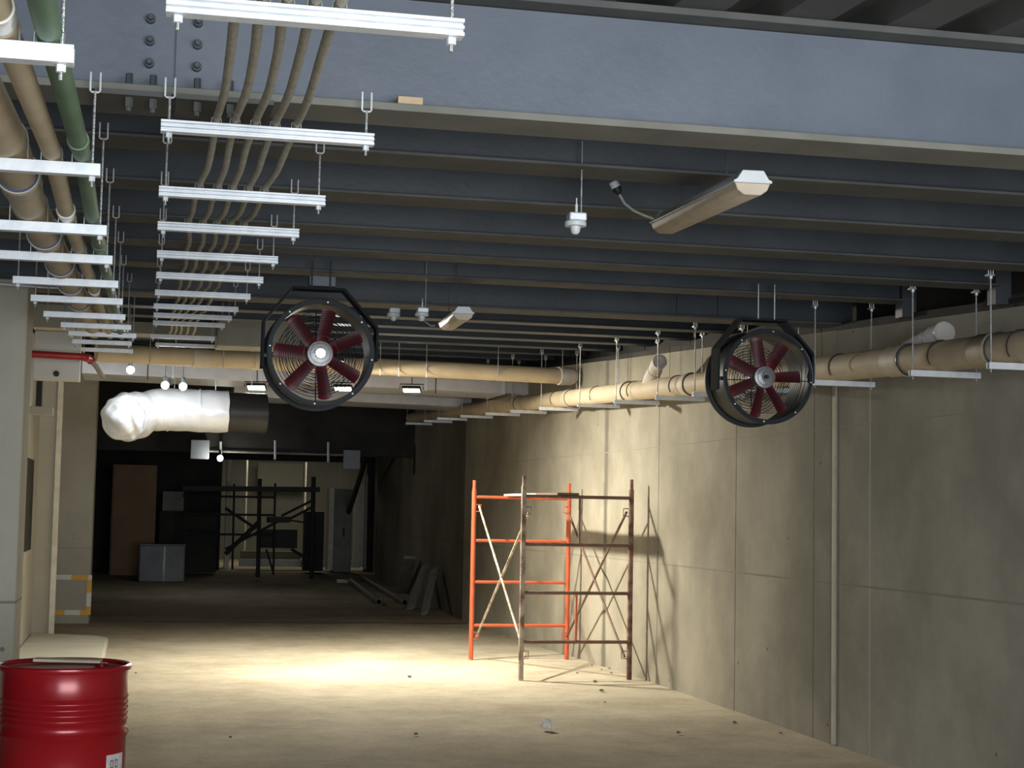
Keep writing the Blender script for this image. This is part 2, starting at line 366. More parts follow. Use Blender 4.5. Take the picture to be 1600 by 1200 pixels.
# deep beam behind the fans, with splice cover
z = 3.022
t6, yc = ibeam(11.15, .28, z, z+.42, XL, 5.08, .014, 'joist', 'deeper dark steel beam directly behind the two red fans', 'steel_beam')
box((3.72, yc-.02, z+.04), (4.02, yc-.006, z+.38)).build('splice_plate', 'joist', t6)
box((4.03, yc-.02, z+.04), (4.3, yc-.006, z+.38)).build('splice_plate', 'joist', t6)
far = ['first', 'second', 'third', 'fourth', 'fifth', 'sixth', 'seventh', 'eighth', 'ninth']
for k, Y in enumerate([12.4, 13.6, 14.8, 16.0, 17.3, 18.7, 20.2, 21.8, 23.6]):
    z = ceil_z(Y); ibeam(Y, .19, z, z+.33, (-1.15 if Y < 20 else -.55), 5.08, .012, 'joist', 'dark steel joist in the dim far ceiling, %s behind the deep beam' % far[k], group='far ceiling joists', fl='joist')

# wood offcut on the flange
pw = atY(640, 165, 4.62)
tag(box((pw.x-.036, 4.603, 2.774), (pw.x+.036, 4.66, 2.796)).build('wood_block', 'wood', bev=.002), 'small pale wood offcut lying on the ledge of the big beam', 'wood block')

# ------------------------------------------------------------------ trapeze brackets
def strut(b, x0, x1, Y, z, grooves, hgt=.037, dep=.036):
    """channel bar along X; z = centre, front face with two rolled grooves"""
    h = hgt/2; f = Y-dep/2; k = Y+dep/2; g = .006
    if grooves: poly = [(f, -h), (f, -h*.56), (f+g*2.2, -h*.54), (f+g*2.2, -h*.18), (f, -h*.16), (f, h*.20), (f+g*2.2, h*.22), (f+g*2.2, h*.56), (f, h*.58), (f, h), (k, h), (k, -h)]
    else: poly = [(f, -h), (f, h), (Y-.012, h), (Y-.012, h-.005), (f+.004, h-.005), (f+.004, -h+.003), (k-.004, -h+.003), (k-.004, h-.005), (Y+.012, h-.005), (Y+.012, h), (k, h), (k, -h)]
    b.prism([(x0, y, z+dz) for y, dz in poly], (0, 0, 0), (x1-x0, 0, 0)); return b
def uclip(b, X, Y, z0, hh=.055, hw=.013, r=.0028):
    b.tube([(X-hw, Y, z0+hh), (X-hw, Y, z0+.004), (X-hw+.004, Y, z0), (X+hw-.004, Y, z0), (X+hw, Y, z0+.004), (X+hw, Y, z0+hh)], r, 6); return b
def trapeze(x0, x1, Y, z, hookz, label, group, grooves, clip=True, ins=.022, hgt=.037):
    t = thing('trapeze_bracket', ((x0+x1)/2, Y, z), label, 'bracket', group)
    strut(MB(), x0, x1, Y, z, grooves, hgt).build('channel', 'galv', t, bev=.001)
    for X in (x0+ins, x1-ins):
        rd = MB().cyl((X, Y, z-.045), (X, Y, hookz), .0038, 8).build('threaded_rod', 'rod', t)
        if clip: uclip(MB(), X, Y, hookz).build('clip', 'galv', rd)
        MB().cyl((X, Y, z-hgt/2-.014), (X, Y, z-hgt/2-.001), .009, 6).build('nut', 'galv', t)
    return t
RY = [3.0, 4.57, 5.53, 6.53, 7.66, 8.69, 9.91, 11.1, 12.1, 13.15, 14.5, 16.2]
RPX = [(259, 8, 724), (251, 197, 584), (248, 299, 508), (246, 353, 467), (245, 397, 434), (244, 430, 411), (242, 457, 391), (240, 478, 372), (240, 492, 362), (239, 504, 351), (235, 525, 335), (243, 538, 397)]
RZ = []; RX = []
for k, (Y, (xa, ya, xb)) in enumerate(zip(RY, RPX)):
    p = atY(xa, ya, Y); x1 = atY(xb, ya+18, Y).x; RZ.append(p.z); RX.append((p.x, x1))
    hz = (2.735 if k == 1 else ceil_z(Y)-.02) if k else 3.04
    if k >= 8: hz = max(hz, ceil_z(Y)+.02)
    trapeze(p.x, x1, Y, p.z, hz, 'ribbed galvanised bracket under the five thin conduits, %s from the camera' % ORD[k], 'brackets under the thin conduits', True, clip=0 < k < 9, hgt=.033)
LPX = [(None, 116, 88), (None, 157, 267), (None, 167, 361), (None, 176, 407), (20, 185, 445), (48, 192, 472), (68, 196, 496), (95, 205, 512), (107, 213, 525), (113, 206, 537), (127, 208, 549)]
LZ = []
for k, (Y, (xa, xb, yb)) in enumerate(zip(RY, LPX)):
    p = atY(xb, yb, Y); x0 = atY(xa, yb-6, Y).x if xa else -.62; LZ.append(p.z)
    hz = (2.735 if k == 1 else ceil_z(Y)-.02) if k else 3.04
    trapeze(x0, p.x, Y, p.z, hz, 'plain galvanised bracket under the cream and green pipes, %s from the camera' % ORD[k], 'brackets under the left pipes', False, clip=0 < k < 9, hgt=.033)

# five flexible conduits lying over the ribbed brackets
CPX = {0: (373, 411, 449, 492, 531), 1: (338, 367, 399, 430, 463), 2: (311, 340, 363, 388, 413), 3: (294, 317, 339, 360, 381), 4: (292, 311, 328, 345, 362), 5: (285, 300, 316, 331, 347),
       6: (279, 290, 307, 320, 335), 7: (275, 286, 298, 310, 325), 8: (271, 280, 290, 302, 314)}
side = ['leftmost', 'second from left', 'middle', 'second from right', 'rightmost']
for c in range(5):
    kp = []
    for k in range(9): kp.append(Vector((atY(CPX[k][c], RPX[k][1], RY[k]).x, RY[k], RZ[k]+.0175+.0108)))
    kp.append(Vector((kp[-1].x+.005, RY[9], RZ[9]+.03))); kp.append(Vector((kp[-1].x+.01, RY[10], RZ[10]+.03)))
    first = kp[0] + Vector((.02, -.7, .02)); pts = [first]
    for i in range(len(kp)):
        pts.append(kp[i])
        if i < len(kp)-1:
            a, d = kp[i], kp[i+1]; sw = .010*math.sin(i*2.3+c)
            pts.append(a.lerp(d, .3)+Vector((sw*.5+.002, 0, -.007))); pts.append(a.lerp(d, .62)+Vector((.006+sw*.4, 0, -.010)))
            pts.append(a.lerp(d, .9)+Vector((.002, 0, -.001)))
    sm = []
    for i in range(len(pts)-1):       # Catmull-Rom
        p0, p1, p2, p3 = pts[max(i-1, 0)], pts[i], pts[i+1], pts[min(i+2, len(pts)-1)]
        for s in range(4):
            u = s/4; sm.append(.5*((2*p1)+(p2-p0)*u+(2*p0-5*p1+4*p2-p3)*u*u+(3*p1-p0-3*p2+p3)*u**3))
    sm.append(pts[-1])
    t = thing('flexible_conduit', kp[0], 'thin beige conduit on the ribbed brackets, %s of the five' % side[c], 'conduit', 'five thin conduits')
    MB().tube(sm, .0108, 10).build('tubing', 'conduit', t)
    for k in (0, 1, 2, 3):
        q = kp[k]; MB().tube([q+Vector((-.014, 0, -.012)), q+Vector((-.0125, 0, .004)), q+Vector((0, 0, .0125)), q+Vector((.0125, 0, .004)), q+Vector((.014, 0, -.012))], .0018, 6).build('pipe_strap', 'zinc', t)

# three pipes over the plain brackets
def pipe_run(name, label, X, r, m, sockets, sm_, blue=None, x_end=None, y1=12.6, dx=0):
    kp = [Vector((X, RY[0]-1.2, LZ[0]+.023+r-.06))]
    for k in range(8): kp.append(Vector((X + dx*k, RY[k], LZ[k]+.018+r)))
    kp.append(Vector((X+dx*8, y1, LZ[8]+.018+r)))
    t = thing(name, kp[1], label, 'pipe')
    MB().tube(kp, r, 28).build('tubing', m, t)
    def at(Y):
        for a, b_ in zip(kp, kp[1:]):
            if a.y <= Y <= b_.y: return a.lerp(b_, (Y-a.y)/(b_.y-a.y))
        return kp[-1]
    for Y, ln in sockets:
        p, q = at(Y), at(Y+ln); d = (q-p).normalized()
        s = MB().lathe([(r*.99, 0), (r*1.16, 0), (r*1.2, .012), (r*1.2, .03), (r*1.13, .045), (r*1.13, ln-.03), (r*1.0, ln)], p, d, 28).build('socket', sm_, t)
        if blue: MB().lathe([(r*1.0, -.006), (r*1.10, -.006), (r*1.10, .001), (r*1.0, .001)], p, d, 28).build('seal', 'blue_ring', s)
    for k in (0, 1, 2, 3, 4):
        q = kp[k+1]; n = 9; hoop = [q+Vector((r*1.06*math.cos(PI*i/(n-1)), .012, r*1.06*math.sin(PI*i/(n-1)))) for i in range(n)]
        hoop = [Vector((q.x+r*1.06, q.y+.012, q.z-r-.01))]+hoop+[Vector((q.x-r*1.06, q.y+.012, q.z-r-.01))]
        MB().tube(hoop, .0022, 6).build('pipe_strap', 'zinc', t)
    return t
pipe_run('green_water_pipe', 'green pipe on the plain brackets, rightmost of the left pipe run', -.184, .024, 'green', [(4.30, .12), (6.32, .12)], 'green', dx=.0025)
pipe_run('cream_pipe', 'slim cream pipe between the green pipe and the thick cream pipe', -.262, .026, 'tan', [(2.86, .10), (5.42, .12), (8.5, .12)], 'white_pvc', dx=.002)
pipe_run('drain_pipe', 'thick cream drain pipe with white collar, leftmost of the left pipe run', -.385, .056, 'tan', [(5.02, .20), (6.35, .16), (7.5, .15), (8.5, .15), (9.7, .15)], 'tan_socket', blue=True, dx=.003)

# thin conduit running along the far left over the left pillar
tag(MB().tube([atY(-30, 441, 10.3), atY(62, 448.5, 10.3), atY(94, 450, 10.3)], .006, 8).build('thin_conduit', 'galv'), 'thin bright conduit crossing above the left concrete column', 'conduit')
# ------------------------------------------------------------------ left side: column, recessed wall, pillar
struct(box((-3, 10.5, -.05), (-.70, 11.05, 2.985)).build('wall_left_column', 'wall_l', bev=.012, origin=(0, 0, 0)))
b = MB().box((-1.6, 11.05, -.05), (-1.2, 18.0, 3.3)).box((-1.6, 18.0, 2.12), (-1.2, 20.2, 3.5)).box((-1.6, 18.0, -.05), (-1.2, 20.2, 1.08)).box((-1.6, 20.2, -.05), (-1.2, 20.9, 3.5))
struct(b.build('wall_left', 'plaster', origin=(0, 0, 0)))
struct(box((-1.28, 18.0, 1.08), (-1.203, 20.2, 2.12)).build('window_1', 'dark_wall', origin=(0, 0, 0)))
struct(box((-1.3, 20.9, -.05), (-.99, 21.4, 3.55)).build('wall_left_return', 'plaster', origin=(0, 0, 0)))
struct(box((-1.0, 20.86, -.02), (-.935, 20.93, 3.2)).build('trim_2', 'strip', origin=(0, 0, 0)))
struct(box((-2.2, 23.5, -.05), (-.60, 24.3, 3.6)).build('wall_left_pillar', 'wall_p', bev=.015, origin=(0, 0, 0)))
# hazard frame on the pillar
hz = thing('hazard_frame', (-.78, 23.48, .15), 'yellow and white striped square painted low on the left pillar', 'marking')
q = [atY(88, 898, 23.49), atY(144, 898, 23.49), atY(142, 961, 23.49), atY(86, 961, 23.49)]
xa, xb, za, zb = q[0].x, q[1].x, q[2].z, q[0].z; wdt = .065
def striped(segs):
    for lo, hi, mm in segs: box((lo[0], 23.488, lo[1]), (hi[0], 23.502, hi[1])).build('stripe', mm, hz)
striped([((xa, zb-wdt), (xa+(xb-xa)*.42, zb), 'white'), ((xa+(xb-xa)*.42, zb-wdt), (xb-.05, zb), 'yellow'), ((xb-.05, zb-wdt), (xb, zb), 'white'),
         ((xb-wdt, zb-.24), (xb, zb-wdt), 'yellow'), ((xb-wdt, za+wdt+.05), (xb, zb-.24), 'white'), ((xb-wdt, za), (xb, za+wdt+.05), 'yellow'),
         ((xa+(xb-xa)*.70, za), (xb-wdt, za+wdt), 'yellow'), ((xa+(xb-xa)*.27, za), (xa+(xb-xa)*.70, za+wdt), 'white'), ((xa, za), (xa+(xb-xa)*.27, za+wdt), 'yellow')])
# kerb: low rounded plinth behind the drum
kx = -.33
kb = MB(); pl = [(-1.2, 17.4), (-.38, 17.4), (-.28, 17.55), (-.28, 20.1), (-.4, 20.4), (-1.2, 20.85)]
kb.prism([(x, y, -.03) for x, y in pl], (0, 0, 0), (0, 0, .10))
struct(kb.build('trim_3', 'plaster', bev=.03, origin=(0, 0, 0)))
# pale boxed panels high on the left
b1 = atY(51, 592, 14.0); b2 = atY(127, 519, 14.0); b3 = atY(53, 468, 14.3); b4 = atY(176, 518, 14.3)
t = thing('ceiling_box', ((b1.x+b2.x)/2, 14.1, b1.z), 'pale boxed panel with a round black knob, below the left pipes', 'panel')
box((b1.x, 14.0, b1.z), (b2.x, 14.2, b2.z)).build('casing', 'panel', t, bev=.006)
kn = atY(88, 584, 13.99); MB().lathe([(0, -.03), (.018, -.03), (.024, -.02), (.024, .01), (0, .01)], kn, (0, 1, 0), 12).build('knob', 'black', t)
tag(box((b3.x, 14.25, b4.z+.006), (b4.x, 14.5, b3.z)).build('soffit_panel', 'plaster', bev=.004), 'flat cream panel above the boxed panel, behind the left brackets', 'panel')
# red pipe
r0, r1, r2 = atY(46, 553, 13.6), atY(133, 558, 13.6), atY(139, 560, 13.8)
t = thing('red_pipe', r0, 'short red pipe crossing in front of the pale boxed panel', 'pipe')
MB().tube([r0, r1], .029, 18).build('tubing', 'red_pipe', t)
MB().tube([r1-Vector((.03, 0, 0)), r1, r2, r2+Vector((.02, .02, -.02))], .034, 18).build('elbow', 'red_pipe', t)
MB().tube([r2, atY(150, 572, 14.2), atY(160, 588, 14.8)], .022, 12).build('grey_tail', 'pvc_grey', t)
# upright trim and ledge beneath the box
tag(box((atY(57, 600, 15).x, 15, 2.45), (atY(66, 600, 15).x, 15.1, 2.75)).build('steel_post', 'dark_wall'), 'short dark upright under the pale boxed panel', 'post')
l0 = atY(41, 647, 15.0); l1 = atY(83, 636, 15.0)
tag(box((l0.x, 14.95, l0.z), (l1.x, 15.15, l1.z)).build('wall_ledge', 'plaster', bev=.004), 'small cream ledge sticking out beside the left column', 'ledge')
# concrete lintel block
c0 = atY(339, 540, 15.3); c1 = atY(470, 497, 15.3)
t = thing('concrete_lintel', ((c0.x+c1.x)/2, 15.6, c0.z), 'grey concrete lintel block left of the left fan', 'lintel')
box((c0.x, 15.3, c0.z), (c1.x, 15.75, c1.z)).build('block', 'lintel', t, bev=.01)
s0 = atY(196, 520, 15.4); s1 = atY(339, 508, 15.4)
box((s0.x, 15.4, s0.z-.0), (c0.x, 15.75, s1.z)).build('sill', 'lintel', t)

# ------------------------------------------------------------------ right sewer pipe
PBR = [(8.05, 1.0), (8.97, 1), (10.42, 1), (11.7, 1), (12.9, 1), (13.9, 1), (15.2, 1), (16.55, 1), (18.15, 1), (19.5, 1), (20.8, 1), (22.3, 1), (23.9, 1), (25.6, 1), (27.6, 1)]
def pz(Y): return 2.175+.0340*Y if Y < 18.2 else 2.794+.030*(Y-18.2)
def wallx(Y):
    for (xa_, ya_), (xb_, yb_) in zip(prof, prof[1:]):
        if ya_ <= Y <= yb_: return xa_+(xb_-xa_)*(Y-ya_)/(yb_-ya_)
    return 5
near_joists = [4.6]+JY+[11.15, 12.4, 13.6, 14.8, 16.0, 17.3, 18.7, 20.2, 21.8, 23.6]
for k, (Y, _) in enumerate(PBR):
    xe = min(4.85, wallx(Y)-.05); z = pz(Y); x0 = xe-.45
    t = thing('pipe_bracket', ((x0+xe)/2, Y, z), 'galvanised bracket under the right wall pipe, %s from the camera' % ORD[k], 'bracket', 'brackets under the right wall pipe')
    strut(MB(), x0, xe, Y, z, False, .036).build('channel', 'galv', t, bev=.001)
    for X in (x0+.02, xe-.02):
        top = ceil_z(Y)+.02
        rd = MB().cyl((X, Y, z-.035), (X, Y, top), .005, 8).build('threaded_rod', 'rod', t)
        MB().box((X-.018, Y-.012, top-.045), (X+.018, Y+.03, top-.035)).tube([(X+.014, Y, top-.04), (X+.014, Y, top+.03)], .004, 6).tube([(X-.014, Y, top-.04), (X-.014, Y, top+.03)], .004, 6).cyl((X, Y, top-.06), (X, Y, top-.045), .012, 6).build('beam_clamp', 'zinc', rd)
PR = .092
def pc(Y): return Vector((min(4.85, wallx(Y)-.05)-.225, Y, pz(Y)+.018+PR))
t = thing('sewer_pipe', pc(8), 'fat cream sewer pipe running the length of the right wall', 'pipe')
MB().tube([pc(y) for y in (5.5, 8, 12, 17, 18.2, 24, 28.5)], PR, 32).build('tubing', 'tan', t)
for Y, ln, mm in [(8.33, .22, 'tan_socket'), (9.42, .26, 'tan_socket'), (13.55, .16, 'tan_socket'), (15.45, .2, 'tan_socket'), (17.6, .18, 'tan_socket'), (19.9, .18, 'tan_socket')]:
    p = pc(Y); d = (pc(Y+ln)-p).normalized(); r = PR
    s = MB().lathe([(r*.99, 0), (r*1.09, 0), (r*1.14, .012), (r*1.14, .035), (r*1.07, .05), (r*1.07, ln-.02), (r, ln)], p, d, 32).build('socket', mm, t)
    MB().lathe([(r*1.0, -.008), (r*1.10, -.008), (r*1.10, .001), (r*1.0, .001)], p, d, 32).build('seal', 'fan_rim', s)
for k in (0, 1, 2, 5, 6, 7, 8):
    q = pc(PBR[k][0]); q.y += .03; n = 15
    MB().tube([q+Vector((PR*1.05*math.cos(-.6+(PI+1.2)*i/(n-1)), 0, PR*1.05*math.sin(-.6+(PI+1.2)*i/(n-1)))) for i in range(n)], .004, 6).build('pipe_strap', 'fan_rim', t)
def branch(Y, tipx, tipy, Yt, r, nm, capped):
    a = pc(Y); tip = atY(tipx, tipy, Yt)
    mid = a.lerp(tip, .72); t_ = thing(nm[0], mid, nm[1], 'pipe fitting')
    ax = Vector((-.12, -1, .10)).normalized()
    MB().tube([a, a.lerp(mid, .5), mid], r, 22).build('riser', 'tan', t_)
    MB().tube([a.lerp(mid, .55), mid], r*1.16, 22).build('socket', 'white_pvc', t_)
    MB().tube([mid, mid.lerp(tip, .5)+Vector((0, .01, .012)), tip], r*1.10, 22).build('elbow', 'white_pvc', t_)
    e = tip+ax*.03
    if capped: MB().lathe([(r*1.2, -.035), (r*1.2, .02), (r*1.1, .026), (0, .026)], tip, ax, 24).build('end_cap', 'white_pvc', t_)
    else: MB().lathe([(r*.98, -.02), (r*1.15, -.02), (r*1.15, .035), (r*1.0, .035), (r*.98, -.0), (0, -.0)], tip, ax, 24).build('open_end', 'white_pvc', t_)
branch(9.75, 1474, 520, 9.35, .058, ('pipe_branch', 'white capped elbow rising from the right wall pipe, nearest the camera'), True)
branch(14.95, 1030, 566, 14.3, .058, ('pipe_branch', 'cream branch with white open elbow left of the right fan'), False)
branch(12.1, 1288, 538, 11.9, .06, ('pipe_branch', 'pipe elbow half hidden behind the right fan'), False)

# ------------------------------------------------------------------ cross pipe and ducts
a, bb_ = atY(150, 556, 16.9), atY(895, 589, 18.2); zz = 3.10; a.z = bb_.z = zz; a.z = 3.12; bb_.z = 3.17
t = thing('cross_drain_pipe', a, 'cream drain pipe crossing the tunnel behind the left fan', 'pipe')
MB().tube([a, bb_], .090, 28).build('tubing', 'tan', t)
d = (bb_-a).normalized()
for s_, ln in ((.18, .16), (.30, .12)):
    p = a+(bb_-a)*s_; MB().lathe([(.09, 0), (.098, 0), (.098, ln), (.09, ln)], p, d, 28).build('socket', 'tan_socket', t)
p = a+(bb_-a)*.965; MB().lathe([(.09, 0), (.104, 0), (.106, .05), (.1, .1), (.1, .16), (.07, .22), (0, .23)], p, d, 28).build('end_elbow', 'white_pvc', t)
for f_ in (.10, .24, .56, .60, .66, .82, .97):
    p = a+(bb_-a)*f_; MB().cyl(p+Vector((0, -.095, -.1)), (p.x, p.y-.095, ceil_z(p.y)+.02), .0045, 6).build('hanger_rod', 'rod', t)
# flat galvanised duct
dl, dr = atY(128, 571, 19.7), atY(905, 600, 20.7)
zt, zbm = 3.275, 3.125
poly = [(dl.x, 19.7, zbm), (dr.x, 20.7, zbm), (dr.x, 21.8, zbm), (dl.x, 20.8, zbm)]
t = thing('flat_duct', (2, 20, zbm), 'long flat galvanised duct crossing under the cream drain pipe', 'duct')
MB().prism(poly, (0, 0, 0), (0, 0, zt-zbm)).build('sheet_casing', 'galv_duct', t, bev=.004)
for k in range(1, 6):
    u = k/6; x = dl.x+(dr.x-dl.x)*u; y = 19.7+u; MB().box((x-.015, y-.02, zbm-.015), (x+.015, y+1.05, zt+.015)).build('joint_flange', 'galv_duct', t)
for u in (.12, .40, .685):
    x = dl.x+(dr.x-dl.x)*u; MB().cyl((x, 19.6+u, zbm-.05), (x, 19.6+u, ceil_z(20)+.03), .006, 6).build('hanger_rod', 'fan_dark', t)
tag(MB().prism([(1.2, 22.4, 3.10), (4.6, 23.2, 3.10), (4.6, 24.2, 3.10), (1.2, 23.6, 3.10)], (0, 0, 0), (0, 0, .13)).build('flat_duct', 'galv_duct', bev=.004), 'lower dim galvanised duct behind the long flat duct', 'duct')
# silver insulated round duct
t = thing('insulated_duct', (.4, 18.3, 2.4), 'bright silver foil round duct drooping at its left end', 'duct')
DYc = 18.8
sp = [Vector((.95, DYc, 2.68)), Vector((.7, DYc, 2.68)), Vector((.45, DYc, 2.685)), Vector((.22, DYc, 2.685)), Vector((.08, DYc-.02, 2.66)), Vector((-.04, DYc-.09, 2.61)), Vector((-.14, DYc-.2, 2.58)), Vector((-.19, DYc-.33, 2.56)), Vector((-.197, DYc-.41, 2.55)), Vector((-.2, DYc-.46, 2.55)), Vector((-.2, DYc-.49, 2.55))]
rr = [.232, .238, .234, .238, .222, .258, .268, .245, .19, .12, .03]
fb = MB(); fs_ = []; fr_ = []
for i in range(len(sp)-1):
    for k in range(6): u = k/6; fs_.append(sp[i].lerp(sp[i+1], u)); fr_.append(rr[i]+(rr[i+1]-rr[i])*u)
fs_.append(sp[-1]); fr_.append(rr[-1]); fb.tube(fs_, fr_, 64)
for v in fb.v:      # crumpled foil
    k = max(0, min(1, (.3-v.x)/.4))
    v.x += (.003+.007*k)*math.sin(v.z*34+v.x*21); v.z += (.003+.004*k)*math.sin(v.x*29+v.y*17); v.y += (.003+.010*k)*math.sin(v.x*37+v.z*23+math.sin(v.x*13)*2)
fb.build('foil_sleeve', 'foil', t)
for x in (.28, .62): MB().lathe([(.236, 0), (.243, 0), (.243, .02), (.236, .02)], (x, DYc, 2.684), (1, 0, 0), 40).build('tape_band', 'foil', t)
MB().tube([(.94, DYc, 2.675), (1.37, DYc+.03, 2.675)], .226, 40).build('bare_section', 'dark_reflection', t)
for X in (.35, .8, 1.2): MB().cyl((X, DYc, 2.88), (X, DYc, ceil_z(18.7)+.01), .005, 6).build('hanger_rod', 'rod', t)

# ------------------------------------------------------------------ floodlights (real lamps that light the mid tunnel)
LAB = ['small lit floodlight hung right of the left fan under the duct', 'small lit floodlight seen low through the left fan', 'main lit floodlight seen through the left fan, in front of the cream cross pipe', 'lit floodlight just left of the left fan, above the dark duct end']
for (loc, aim, pw), lb in zip(FLOODS, LAB):
    t = thing('floodlight', loc, lb, 'floodlight', 'floodlights under the duct')
    d = Vector(aim).normalized(); q = d.to_track_quat('-Z', 'Y').to_matrix(); L0 = Vector(loc)
    def P(x, y, z): return L0 + q @ Vector((x, y, z))
    def obox(x0, y0, z0, x1, y1, z1):
        m = MB().box((x0, y0, z0), (x1, y1, z1)); m.v = [P(*v) for v in m.v]; return m
    obox(-.11, -.06, .012, .11, .06, .045).build('housing', 'fan_dark', t, bev=.006)
    obox(-.095, -.045, .004, .095, .045, .013).build('lens', 'lamp', t)
    MB().tube([P(-.14, 0, .03), P(-.14, 0, .09), P(.14, 0, .09), P(.14, 0, .03)], .006, 6).build('yoke', 'fan_dark', t)
    MB().cyl(P(0, 0, .09), (loc[0], P(0, 0, .09).y, ceil_z(19)+.1), .005, 6).build('hanger_rod', 'fan_dark', t)
    l = bpy.data.lights.new('lamp_light', 'AREA'); l.shape = 'RECTANGLE'; l.size = .22; l.size_y = .15; l.energy = pw; l.color = (1, .94, .79); l.spread = math.radians(165)
    o = bpy.data.objects.new('lamp_light', l); C.objects.link(o); o.parent = t; o.rotation_euler = d.to_track_quat('-Z', 'Y').to_euler()

for (x, y), lb in zip([(258, 602), (286, 604), (204, 578)], ['small round lit bulb above the silver foil duct, left of two', 'small round lit bulb above the silver foil duct, right of two', 'small lit bulb in front of the left end of the flat duct']):
    c = atY(x, y, 18.05); t = thing('bulb_light', c, lb, 'lamp', 'bare bulbs by the duct')
    MB().sphere(c, .042, 14, 10).build('glass', 'lamp', t); MB().cyl(c+Vector((0, 0, .038)), c+Vector((0, 0, .1)), .022, 10).build('socket', 'fan_dark', t)
    MB().cyl(c+Vector((0, 0, .1)), (c.x, c.y, ceil_z(18)+.25), .003, 6).build('cable', 'black', t)
    l = bpy.data.lights.new('bulb_glow', 'POINT'); l.energy = 10; l.color = (.92, .96, 1); l.shadow_soft_size = .04
    o = bpy.data.objects.new('bulb_glow', l); C.objects.link(o); o.parent = t; o.location = (0, -.06, -.03)

